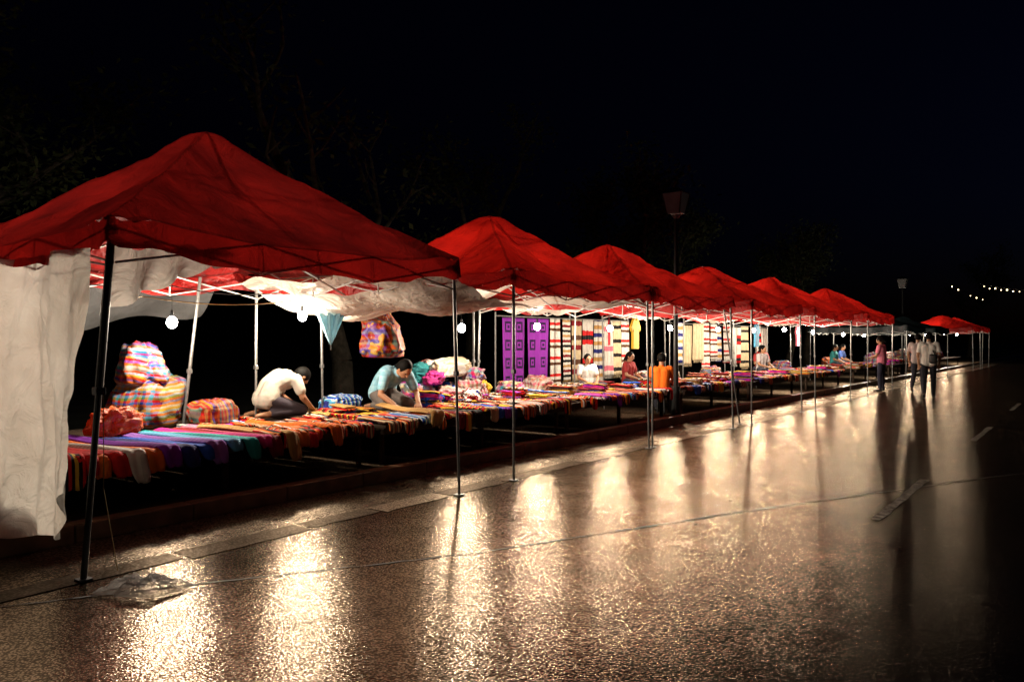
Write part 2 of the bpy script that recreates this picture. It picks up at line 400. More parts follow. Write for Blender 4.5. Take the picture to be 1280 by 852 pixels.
cable('power_cable',[(-8,2.8,2.25),(-8,4.76,2.15),(-8,6.45,2.2),(-7.5,9,2.15),(-7.6,11.1,2.2),(-7.6,13.6,2.2),(-7.6,17,2.2),(-7.6,20,2.2),(-7.6,22,2.2),(-7.6,25,2.2),(-7.6,28,2.1),(-7.6,31,2.1),(-7.6,34,2.1)],'black power cable feeding the hanging bulbs')
cable('pole_cord',[(-5.28,2.66,1.25),(-5.2,2.62,.6),(-5.1,2.66,.08)],'thin pale cord hanging beside the tent pole','cord',.003,M_rope,.0)

# ------------------------------------------------------------ bulbs
def bulb(x,y,z,w=118,top=2.17):
    root=empty('hanging_bulb',(x,y,z)); tag(root,'bare lit bulb hanging on a wire under the canopy','light bulb','bare bulbs over the stalls')
    bm=bmesh.new()
    bmesh.ops.create_uvsphere(bm,u_segments=14,v_segments=10,radius=.055,matrix=Matrix.Diagonal((1,1,1.15,1)))
    bm_obj('glass_bulb',bm,[M_bulb],root,True)
    bm=bmesh.new(); add_tube(bm,(0,0,.06),(0,0,.13),.02,.015,10); add_tube(bm,(0,0,.13),(0,0,max(.16,top-z)),.0025,seg=6)
    bm_obj('bulb_socket',bm,[M_black],root)
    ld=bpy.data.lights.new('bulb_light','POINT'); ld.energy=w; ld.color=(1,.84,.64); ld.shadow_soft_size=.045
    lo=bpy.data.objects.new('bulb_light',ld); COL.objects.link(lo); lo.parent=root; lo.location=(0,0,-.112)
for p in ((-8,4.76,1.76),(-8,6.5,1.87)): bulb(*p,w=125)
for p in ((-7.5,9.0,1.75),(-7.6,11.1,1.80),(-7.6,13.6,1.8)): bulb(*p)
for p in ((-7.7,16.5,1.85),(-7.7,19.3,1.85),(-7.6,21.6,1.85),(-7.7,24.6,1.9),(-7.6,27.3,1.85)): bulb(*p,w=150)
for p in ((-7.6,31.2,1.8),(-7.5,34,1.8),(-7.8,38,1.9),(-7.4,43,1.9),(-7.6,49,1.9),(-7.4,54,2.0),(-7.6,61,2.0)): bulb(*p,w=130)

# ------------------------------------------------------------ tables
def table(y0,y1,x0,x1,label):
    root=empty('display_table',((x0+x1)/2,(y0+y1)/2,.12)); tag(root,label,'table','stall tables')
    hx=(x1-x0)/2; hy=(y1-y0)/2
    bm=bmesh.new()
    n=int((y1-y0)/.2)
    for i in range(n): add_box(bm,(0,-hy+(i+.5)*2*hy/n,.45),(2*hx,2*hy/n-.012,.03),bev=.004)
    add_box(bm,(hx-.05,0,.395),(.05,2*hy,.07)); add_box(bm,(-hx+.05,0,.395),(.05,2*hy,.07))
    bm_obj('tabletop',bm,[M_wood],root)
    for sx in (-1,1):
        for j in range(3):
            bm=bmesh.new(); add_box(bm,(sx*(hx-.16),-hy+.1+j*(hy-.1),.18),(.05,.05,.36),bev=.004)
            bm_obj('leg',bm,[M_wood],root)
TB=[(2.8,6.5,-9.1,-6.72),(6.55,10.5,-9.0,-6.6),(10.6,14.2,-8.9,-6.6),(15.0,18.4,-8.9,-6.65),(18.9,22.5,-8.9,-6.65),(23.8,27.6,-8.9,-6.7),(29.6,33.5,-8.9,-6.75),(35.5,39.5,-8.9,-6.75),(41,45,-8.9,-6.75),(47,56,-8.9,-6.75)]
for t in TB: table(*t,'low wooden stall table covered with textiles')

# ------------------------------------------------------------ cloth palette
C=dict(red=(.66,.015,.015),orange=(.80,.17,.015),white=(.72,.69,.62),purple=(.22,.02,.42),navy=(.02,.025,.18),blue=(.02,.10,.58),teal=(.015,.34,.34),magenta=(.66,.02,.24),maroon=(.24,.01,.015),tan=(.50,.28,.09),cream=(.62,.50,.31),yellow=(.74,.46,.04),green=(.04,.28,.06),black=(.012,.010,.010),pink=(.72,.18,.25),brown=(.11,.045,.022),sky=(.11,.40,.64),lilac=(.32,.13,.56))
def cc(*n): return [C[i] for i in n]
pal=[cc('orange','black','red','cream'),cc('orange','brown','cream','black','red'),cc('white','maroon','white','navy'),cc('red','black','yellow','black'),
 cc('purple','lilac','magenta'),cc('blue','navy','sky','white'),cc('brown','orange','brown','cream'),cc('white','brown','orange'),cc('maroon','red','tan','black'),
 cc('orange','red','brown'),cc('orange','yellow','brown'),cc('black','white','red','white'),cc('cream','brown','red','brown'),cc('tan','brown','white'),cc('red','yellow','black','red'),cc('navy','orange','navy','white')]
M_stripe=[cloth('woven_stripe',p,freq=U(6,12),axis=random.choice('XYY')) for p in pal]+[cloth('woven_stripe_fine',p,freq=U(16,26),axis='Y') for p in pal]
def solid(n):
    c=C[n]; return cloth('plain_'+n,[c,tuple(x*.8 for x in c)],20,'X')
M_solid={n:solid(n) for n in C}
SOL=[M_solid[n] for n in ('red','orange','white','purple','blue','maroon','cream','yellow','black','tan','navy','white','brown','orange','tan','cream')]

def slab(bm,l,w,h,z0,ang,mi,seed,ox=0,oy=0):
    nseg=9; npt=10; rings=[]
    for i in range(nseg+1):
        t=i/nseg; x=(t-.5)*l; ring=[]
        e=1-.5*max(0,abs(2*t-1)-.85)/.15
        dz=.012*fbm(x*5,seed,0,1); dy=.012*fbm(x*4,seed+9,3,1)
        for k in range(npt):
            a=2*math.pi*k/npt; ca=math.cos(a); sa=math.sin(a)
            yy=math.copysign(abs(ca)**.45,ca)*w/2*(.94+.06*e)+dy; zz=math.copysign(abs(sa)**.7,sa)*h/2*e+z0+h/2+dz+.005*fbm(x*9,yy*12,seed,1)
            c_,s_=math.cos(ang),math.sin(ang)
            ring.append(bm.verts.new((ox+x*c_-yy*s_,oy+x*s_+yy*c_,zz)))
        rings.append(ring)
    for i in range(nseg):
        for k in range(npt):
            f=bm.faces.new((rings[i][k],rings[i][(k+1)%npt],rings[i+1][(k+1)%npt],rings[i+1][k])); f.material_index=mi; f.smooth=True
    for r in (rings[0],rings[-1]):
        f=bm.faces.new(r); f.material_index=mi
def make_var(nls,wa,wb,n):
    out=[]
    for v in range(n):
        bm=bmesh.new(); w=U(wa,wb); l=U(.40,.58); z=0; nl=random.choice(nls); ms=random.sample(M_stripe+SOL,4)
        for k in range(nl):
            h=U(.018,.030); slab(bm,l*U(.88,1),w*U(.88,1),h,z,U(-.08,.08),random.randrange(4),v*3+k,U(-.025,.025),U(-.015,.015)); z+=h*.92
        bmesh.ops.recalc_face_normals(bm,faces=bm.faces)
        me=bpy.data.meshes.new('folded_textile'); bm.to_mesh(me); bm.free()
        for m in ms: me.materials.append(m)
        out.append(me)
    return out
flat=make_var((1,2,2,3),.08,.13,30); tall=make_var((3,4,5,6,8),.13,.2,26)
def stack(x,y,ms,z=.588):
    o=bpy.data.objects.new('folded_textile',random.choice(ms)); COL.objects.link(o)
    o.location=(x,y,z); o.rotation_euler=(0,U(-.02,.05),U(-.20,.12)); o.scale=(1,1,U(.9,1.25))
    tag(o,'folded striped handwoven textiles piled on the stall table','textile','folded textiles on the stall tables'); return o
def rows(y0,y1,xs,dy,skip=(),ms=None):
    for x in xs:
        y=y0+U(0,.08)
        while y<y1:
            if not any(a<=x<=b and c<=y<=d for a,b,c,d in skip): stack(x+U(-.04,.04),y,ms or flat)
            y+=dy*U(.9,1.1)
rows(5.2,6.45,(-6.98,-7.5),.12)
rows(5.0,6.45,(-8.05,),.14,skip=((-9,-8.0,5.9,7.2),))
rows(6.7,10.4,(-6.95,-7.45),.14)
rows(6.7,10.4,(-7.95,),.18,skip=((-8.6,-7.6,7.55,8.6),),ms=tall)
rows(10.75,14.1,(-6.95,),.15)
rows(10.75,14.1,(-7.4,-7.95),.19,skip=((-9,-7.9,13.1,14.0),),ms=tall)
rows(15.1,18.3,(-7.0,-7.55),.2,ms=tall)
rows(19.0,22.4,(-7.0,-7.55),.22,ms=tall)
rows(23.9,27.5,(-7.0,-7.55),.28,ms=tall)
rows(29.8,33.3,(-7.0,-7.5),.3,ms=tall)
rows(35.8,39.3,(-7.1,),.4,ms=tall)

def scarf(y,mat,xb,xe,hang,w,label,slant=0,lift=.03,tz=.588,curve=0,wav=1):
    ph=U(0,6); ln=(xb-xe); tot=abs(ln)+hang
    def fn(u,v):
        s=u*tot
        taper=1-.35*max(0,(u-.93)/.07)**2
        yy=(v-.5)*w*(1+.12*u)*taper
        if s<abs(ln): x=xb+s; z=tz+lift+.012*wav*math.sin(s*5+ph)
        else:
            d=s-abs(ln); t=min(1,d/.10); x=xe+.07*math.sin(t*math.pi/2)+.02*d; z=tz+lift-(d-.05*math.sin(t*math.pi/2))+.012*wav*math.sin(abs(ln)*5+ph)*(1-t)
        z+=.008*wav*math.sin(v*9+ph+u*3)-.024*(abs(2*v-1)**3)*(s<abs(ln))
        x+=.012*math.sin(v*8+u*5+ph)-.02*(abs(2*v-1)**3)*(s>=abs(ln))
        return (x,y+yy+slant*u+curve*u*u,z)
    o=grid_mesh('draped_scarf',fn,36,10,[mat],None,True,.009); tag(o,label,'scarf','scarves draped over the table edge'); return o
seq=['red','orange','red','white','orange','purple','navy','blue','lilac','sky','teal','magenta','maroon','pink','orange','red']
y=2.90
for n in seq:
    scarf(y,M_solid[n],-8.0,-6.66,U(.14,.26) if n!='white' else .34,.15,f'plain {n} woven scarf hanging over the table edge',.14+U(-.03,.05),U(.02,.05),curve=.16,wav=.7); y+=.156
scarf(2.98,M_stripe[3],-7.9,-6.66,.32,.2,'red and black striped scarf hanging over the table edge',.1,.05)
for i in range(10):
    m=M_stripe[(0,1,6,9,12,16,17,22,25,28)[i]]; scarf(y-.3,m,-7.0,-6.68,U(.08,.24),U(.10,.13),'striped woven scarf hanging over the table edge',U(0,.10),.045); y+=.135
scarf(4.95,M_solid['tan'],-7.75,-6.6,.34,.12,'long tan woven scarf hanging over the table edge',.30,.06)
scarf(5.55,M_solid['orange'],-7.75,-6.6,.26,.13,'orange woven scarf hanging over the table edge',.25,.07)
scarf(7.6,M_solid['tan'],-7.75,-6.5,.22,.2,'long tan cloth being pulled toward the table edge',-.35,.12)
y=6.65
while y<14.1:
    if not 10.45<y<10.7:
        scarf(y,random.choice(M_stripe+SOL),-7.1,-6.58,U(.08,.28),U(.11,.17),'colourful woven scarf hanging over the table edge',U(-.05,.12),U(.04,.08))
    y+=U(.12,.2)
y=15.1
while y<27.4:
    if not (18.3<y<19 or 22.4<y<23.9): scarf(y,random.choice(M_stripe+SOL),-7.3,-6.66,U(.08,.26),U(.2,.3),'colourful woven scarf hanging over the table edge',0,U(.04,.07))
    y+=U(.25,.4)

# ------------------------------------------------------------ striped bags
plaid=cloth('striped_woven_plastic',cc('red','sky','yellow','white','orange','blue','red','green','sky'),4.6,'Z',.45,second=('X',6,cc('sky','red','yellow','navy','orange'),.42),warp=.5,dim=.5,ws=2.5)
plaid2=cloth('striped_woven_plastic',cc('sky','red','teal','white','orange','blue','red','yellow'),5.2,'Z',.45,second=('Y',7,cc('orange','red','blue','teal'),.42),warp=.7,dim=.5,ws=2.5)
plaid3=cloth('striped_woven_plastic',cc('red','yellow','blue','maroon','orange','teal','red','tan'),4.8,'Y',.5,second=('Z',7,cc('orange','red','tan','maroon'),.42),warp=.5,dim=.5,ws=2.5)
M_sack=cloth('white_sack',cc('cream','white'),3,'X',.5,dim=.75)
M_floral=cloth('patterned_cloth',cc('white','pink','white','red'),7,'X',.7,second=('Z',8,cc('white','cream','pink')),warp=.6,dim=.6)
M_mix=cloth('mixed_cloth',cc('teal','pink','yellow','white','purple','red'),4,'Z',.7,second=('Y',6,cc('white','magenta','sky')),warp=.8,dim=.6)
M_tealb=cloth('dull_teal',[(.02,.16,.17),(.015,.12,.13)],8,'Z'); M_magb=cloth('dull_magenta',[(.36,.02,.16),(.28,.02,.12)],8,'Z')
M_oplast=sheet_mat('orange_plastic',(.85,.12,.01),.35,bump=1.0,gloss=.08)
M_wplast=sheet_mat('thin_white_plastic',(.97,.95,.93),.55,(.92,.88,.86),9,bump=.8,gloss=.35,bsc=18,bd=.02,gr=.35,clear=.42)
def bag(loc,size,mat,label,name='woven_bag',seed=0,rz=0,knot=False,cat='bag',boxy=.75,tilt=0,rough=1.0,taper=0):
    bm=bmesh.new(); bmesh.ops.create_icosphere(bm,subdivisions=5,radius=1)
    for v in bm.verts:
        c=v.co.normalized()
        p=Vector([math.copysign(abs(q)**boxy,q) for q in c])
        az=math.atan2(c.y,c.x)
        rid=1-abs(fbm(c.x*1.1+seed,c.y*1.1,c.z*1.1+seed,1.3))
        n=1+.14*rough*fbm(c.x+seed,c.y,c.z,1.2)+.07*rough*(rid**3-.6)+.03*math.sin(7*az+3*c.z+seed)*max(0,c.z+.5)
        p*=n
        if p.z<-.72: p.z=-.72-(abs(p.z)-.72)*.12
        lean=.10*math.sin(seed*1.7)*(p.z+.7)
        k=1-taper*(p.z+.72)/1.7
        v.co=Vector(((p.x*k+lean)*size[0],(p.y*k+lean*.6)*size[1],(p.z+.75)*size[2]))
    o=bm_obj(name,bm,[mat],None,True,loc); o.rotation_euler=(0,tilt,rz); tag(o,label,cat); return o
bag((-8.75,4.85,.585),(.38,.42,.38),plaid,'large striped woven plastic bag stuffed full','woven_bag',1,.4,rough=1.1,boxy=.78,taper=.15)
bag((-8.72,4.83,1.05),(.31,.34,.28),plaid2,'striped woven bag stacked on a larger bag','woven_bag',2.4,1.0,tilt=.1,rough=1.4,boxy=.8,taper=.3)
bag((-8.30,5.48,.585),(.20,.32,.17),plaid3,'small striped woven bag lying on the table','woven_bag',3,.3,boxy=.65,rough=.8)
bag((-7.95,4.1,.62),(.17,.25,.15),M_oplast,'crumpled orange plastic bag on the scarves','plastic_bag',4,.2,rough=2.4)
bag((-8.5,7.55,.585),(.2,.32,.13),M_stripe[5],'rolled striped cloth bundle behind the kneeling woman','cloth_bundle',5,.2,False,'bundle',.6)
hb=bag((-8.1,8.0,1.33),(.30,.46,.36),plaid3,'creased striped woven bag hanging from the rope','woven_bag',6.3,.55,False,boxy=.78,rough=1.3,taper=.2)
bm=bmesh.new()
for s in (-1,1): add_tube(bm,(.1*s,.2*s,.54),(0,0,.78),.008)
bm_obj('bag_handle',bm,[M_rope],hb)
for i,(x,y,z,s,mm) in enumerate([(-8.3,8.95,.585,.28,M_mix),(-8.45,9.5,.585,.30,M_stripe[5]),(-8.0,9.3,.585,.22,M_floral),(-8.5,9.1,.90,.24,M_tealb),(-8.1,9.95,.585,.28,M_floral),(-8.35,10.35,.585,.24,M_solid['yellow']),(-7.95,8.85,.585,.18,M_solid['blue']),(-8.1,9.05,.90,.16,M_magb),(-8.15,10.0,.90,.2,M_mix),(-8.5,9.45,1.0,.2,M_stripe[11]),(-7.7,9.5,.62,.16,M_stripe[2])]):
    bag((x,y,z),(s*.95,s*1.1,s*.72),mm,'knotted patterned cloth bundle heaped on the stall','cloth_bundle',10+i*1.3,i,False,'bundle',.8,rough=2.3)
bag((-8.2,9.5,1.04),(.15,.44,.15),M_sack,'white woven sack lying on the heaped bundles','sack',31,.1,False,'sack',.6,tilt=.3,rough=1.2)
for (x,y,s,mm) in ((-8.3,11.3,.2,M_mix),(-8.4,12.3,.24,M_floral),(-8.3,16.4,.2,M_mix),(-8.2,17.4,.22,M_sack),(-8.3,20.3,.22,plaid),(-8.3,26.2,.25,plaid2),(-8.2,31.6,.25,plaid3),(-7.6,36.5,.35,M_mix),(-7.5,38.2,.35,M_floral),(-7.5,42.0,.4,plaid),(-7.4,43.6,.4,M_mix),(-7.4,48.5,.4,M_floral),(-7.4,50.5,.4,plaid2)):
    bag((x,y,.585),(s,s*1.2,s*.8),mm,'soft cloth bundle behind the folded textiles','cloth_bundle',x*y,y,False,'bundle',.8,rough=1.6)
def litter(u,v):
    a=(u-.5)*2;b=(v-.5)*2
    q=max(abs(a),abs(b)); r=math.sqrt(a*a+b*b)
    k=q/r if r>1e-4 else 1
    a2,b2=a*k,b*k
    rad=min(1,math.sqrt(a2*a2+b2*b2)); an=math.atan2(b2,a2)
    out=1+.18*math.sin(3*an+1)+.10*math.sin(7*an)
    h=(1-rad**2.6)
    cr=1-1.1*abs(fbm(a2*1.6,b2*1.6,2,1.2))
    return (a2*.12*out,b2*.26*out,.012+.10*h*(.25+.85*cr)*(1-.5*max(0,b2))+.018*fbm(a2*4,b2*4,7,1.5)*h)
o=grid_mesh('plastic_bag',litter,80,100,[M_wplast]); o.location=(-4.76,2.66,0); o.rotation_euler=(0,0,-.75); tag(o,'crumpled thin white plastic bag lying on the wet road','plastic bag')
for i in range(5):
    bm=bmesh.new(); add_ball(bm,(0,0,0),(U(.010,.022),U(.010,.02),.003),2)
    for v in bm.verts: v.co*=1+.3*fbm(v.co.x*60,v.co.y*60,i)
    o=bm_obj('dropped_leaf',bm,[M_wood],None,True,((-2.75,-2.9,-1.2,-3.2,-3.9)[i],(6.4,7.6,6.6,9.5,5.2)[i],.006)); tag(o,'small dark leaf stuck to the wet road','leaf','leaves on the road')

root=empty('umbrella',(-7.7,6.7,1.50)); root.scale=(.85,.85,.85); tag(root,'pale blue half folded umbrella hanging tip down','umbrella')
vs=[(0,0,0)];fs=[]
n=32
for k in range(1,7):
    t=k/6
    for i in range(n):
        a=2*math.pi*i/n; r=.17*t**.8*(1+.28*math.cos(8*a)*t); vs.append((r*math.cos(a),r*math.sin(a),.46*t+.02*math.cos(8*a)*t))
for i in range(n): fs.append((0,1+i,1+(i+1)%n))
for k in range(5):
    for i in range(n): a=1+k*n+i; b=1+k*n+(i+1)%n; fs.append((a,a+n,b+n,b))
me=bpy.data.meshes.new('umbrella_cloth'); me.from_pydata(vs,[],fs); obj_from('umbrella_cloth',me,root,[sheet_mat('pale_blue_nylon',(.28,.48,.56),.4)])
bm=bmesh.new(); add_tube(bm,(0,0,-.06),(0,0,.52),.006)
pr=None
for i in range(9):
    a=math.pi*i/8; q=(.03-.03*math.cos(a),0,.52+.03*math.sin(a))
    if pr: add_tube(bm,pr,q,.008)
    pr=q
bm_obj('umbrella_handle',bm,[M_black],root)

# ------------------------------------------------------------ hanging textiles
def square_mat(base,dark,nx,nz):
    m,nt,b=newmat('embroidered_squares'); tc=N(nt,'ShaderNodeTexCoord'); sp=N(nt,'ShaderNodeSeparateXYZ'); L(nt,tc.outputs['Object'],sp.inputs[0])
    def f(o,n): return math_n(nt,'ABSOLUTE',math_n(nt,'SUBTRACT',math_n(nt,'FRACT',math_n(nt,'MULTIPLY',sp.outputs[o],n)),.5))
    d=math_n(nt,'MAXIMUM',f('Y',nx),f('Z',nz))
    a=math_n(nt,'LESS_THAN',d,.30); i=math_n(nt,'LESS_THAN',d,.17); j=math_n(nt,'LESS_THAN',d,.08)
    s=math_n(nt,'ADD',math_n(nt,'SUBTRACT',a,i),j)
    mx=N(nt,'ShaderNodeMixRGB'); L(nt,s,mx.inputs[0]); mx.inputs[1].default_value=(*base,1); mx.inputs[2].default_value=(*dark,1)
    L(nt,mx.outputs[0],b.inputs['Base Color']); b.inputs['Roughness'].default_value=.9; b.inputs['Specular IOR Level'].default_value=.2; return m
def hanging(x,y0,y1,z0,z1,mat,label,seed=0,tassel=True):
    w=y1-y0
    o=grid_mesh('hanging_textile',lambda u,v:(.03*math.sin(u*9+seed)*v+.012*math.sin(u*23+seed),w*(u-.5)*(1-.04*v*math.sin(seed)),-(z1-z0)*v),24,20,[mat],None,True,.004); o.location=(x,(y0+y1)/2,z1)
    tag(o,label,'textile','hanging textiles behind the stalls')
    if tassel:
        bm=bmesh.new(); n=int(w/.035)
        for i in range(n):
            yy=-w/2+(i+.5)*w/n; add_tube(bm,(0,yy,-(z1-z0)),(U(-.01,.01),yy+U(-.008,.008),-(z1-z0)-.07),.005,.003,5)
        bm_obj('fringe',bm,[mat],o)
M_pur=square_mat((.20,.022,.28),(.02,.005,.04),2.9,2.9)
hanging(-8.98,11.95,12.7,.62,2.0,M_pur,'purple cloth with rows of dark embroidered squares',1,False)
hanging(-8.96,12.74,13.5,.60,2.0,M_pur,'purple cloth with rows of dark embroidered squares',2,False)
bands=[cc('white','white','brown','white','red','white'),cc('white','black','white','maroon','white','tan'),cc('cream','brown','cream','cream','maroon'),cc('white','red','black','red','white','white'),cc('navy','white','tan','white'),cc('white','white','pink','white'),cc('cream','cream','black','cream')]
BM=[cloth('banded_hanging',b,U(1.6,3.2),'Z',.9,dim=.85) for b in bands]
y=13.6;i=0
while y<16.9:
    w=U(.34,.46); hanging(-8.98+U(-.03,.03),y,y+w,.65+U(-.05,.15),2.02,BM[i%7],'white handwoven hanging with dark banded patterns',i); y+=w+.04; i+=1
y=19.4
while y<26.8:
    w=U(.4,.7)
    if R()<.88: hanging(-8.98+U(-.05,.05),y,y+w,.75+U(-.05,.3),2.02+U(-.05,.05),random.choice(BM+[M_solid['cream'],M_solid['white'],M_solid['white'],M_solid['white']]),'pale handwoven cloth hanging at the back of the stall',i)
    y+=w+.05; i+=1
for (y0,y1) in ((11.8,17.0),(19.3,27.0)):
    bm=bmesh.new(); add_tube(bm,(-9.0,y0,2.03),(-9.0,y1,2.03),.014)
    for yy in (y0,(y0+y1)/2,y1): add_tube(bm,(-9.02,yy,.12),(-9.02,yy,2.1),.016)
    o=bm_obj('display_rail',bm,[M_pole]); tag(o,'steel rail holding the hanging textiles','rail')
def garment(loc,mat,label,rz=0,s=1):
    out=[(-.10,0),(-.16,-.02),(-.36,-.20),(-.28,-.29),(-.20,-.22),(-.21,-.66),(.21,-.66),(.20,-.22),(.28,-.29),(.36,-.20),(.16,-.02),(.10,0),(.04,-.05),(-.04,-.05)]
    bm=bmesh.new(); vs=[bm.verts.new((0,a*s,b*s)) for a,b in out]; f=bm.faces.new(vs)
    q=bmesh.ops.extrude_face_region(bm,geom=[f])
    for v in q['geom']:
        if isinstance(v,bmesh.types.BMVert): v.co.x+=.05
    add_tube(bm,(.025,-.12,.01),(.025,0,.08),.006); add_tube(bm,(.025,.12,.01),(.025,0,.08),.006); add_tube(bm,(.025,0,.08),(.025,0,.14),.005)
    o=bm_obj('hanging_shirt',bm,[mat],None,False,loc); o.rotation_euler=(0,0,rz); tag(o,label,'shirt')
garment((-8.1,15.55,2.05),M_solid['yellow'],'yellow shirt hanging from the canopy frame',.2)
garment((-8.1,14.4,2.0),M_solid['maroon'],'dark red shirt hanging from the canopy frame',.5,.8)
garment((-8.1,23.2,2.05),M_solid['sky'],'pale blue shirt hanging from the canopy frame',.1)
garment((-8.1,27.2,2.05),M_solid['pink'],'pink shirt hanging from the canopy frame',.1)

# ------------------------------------------------------------ people
def remeshed(bm,vox,name,mats,parent,smooth_it=3):
    me=bpy.data.meshes.new('tmp'); bm.to_mesh(me); bm.free()
    o=bpy.data.objects.new('tmp',me); COL.objects.link(o)
    r=o.modifiers.new('r','REMESH'); r.mode='VOXEL'; r.voxel_size=vox; r.use_smooth_shade=True
    s=o.modifiers.new('s','SMOOTH'); s.factor=.5; s.iterations=smooth_it
    bpy.context.view_layer.update(); dg=bpy.context.evaluated_depsgraph_get()
    m2=bpy.data.meshes.new_from_object(o.evaluated_get(dg)); bpy.data.objects.remove(o); bpy.data.meshes.remove(me)
    m2.name=name; m2.materials.clear()
    for p in m2.polygons: p.use_smooth=True; p.material_index=0
    return obj_from(name,m2,parent,mats)
V=Vector
POSES={}
POSES['kneel']=dict(pel=(0,-.02,.22),neck=(0,.30,.44),head=(0,.43,.45),face=(0,.30,-.95),sh=(.175,.26,.43),el=(.25,.30,.23),ha=(.17,.46,.10),hip=(.09,-.02,.2),kn=(.16,.34,.08),an=(.13,-.04,.06),to=(.13,-.2,.04))
POSES['hunch']=dict(pel=(0,-.02,.22),neck=(0,.34,.47),head=(0,.47,.53),face=(0,.62,-.78),sh=(.175,.30,.44),el=(.27,.34,.22),ha=(.17,.52,.09),hip=(.09,-.02,.2),kn=(.18,.34,.08),an=(.13,-.04,.06),to=(.13,-.2,.04))
POSES['cross']=dict(pel=(0,0,.12),neck=(0,.04,.57),head=(0,.07,.72),face=(0,1,-.25),sh=(.17,.03,.53),el=(.24,.10,.28),ha=(.12,.32,.2),hip=(.09,0,.11),kn=(.34,.26,.12),an=(.02,.34,.07),to=(-.10,.36,.05))
POSES['stool']=dict(pel=(0,0,.46),neck=(0,.10,.93),head=(0,.15,1.08),face=(0,1,-.25),sh=(.175,.08,.88),el=(.22,.22,.66),ha=(.12,.42,.56),hip=(.09,0,.45),kn=(.14,.42,.47),an=(.13,.38,.08),to=(.14,.56,.04))
POSES['walk']=dict(pel=(0,0,.93),neck=(0,.02,1.43),head=(0,.04,1.585),face=(0,1,-.1),sh=(.185,.01,1.385),el=(.25,-.03,1.11),ha=(.23,.1,.86),hip=(.09,0,.90),kn=(.10,.1,.5),an=(.10,.14,.08),to=(.11,.31,.035),kn2=(-.10,-.02,.5),an2=(-.10,-.24,.12),to2=(-.10,-.10,.035),ha2=(-.23,.02,.85))
POSES['stand']=dict(pel=(0,0,.93),neck=(0,.03,1.43),head=(0,.07,1.58),face=(0,1,-.45),sh=(.185,.01,1.385),el=(.24,.06,1.12),ha=(.14,.30,1.05),hip=(.09,0,.90),kn=(.11,.03,.5),an=(.12,0,.08),to=(.14,.17,.035))
def body_of(root):
    for c in root.children:
        if c.name.startswith('body'): return c
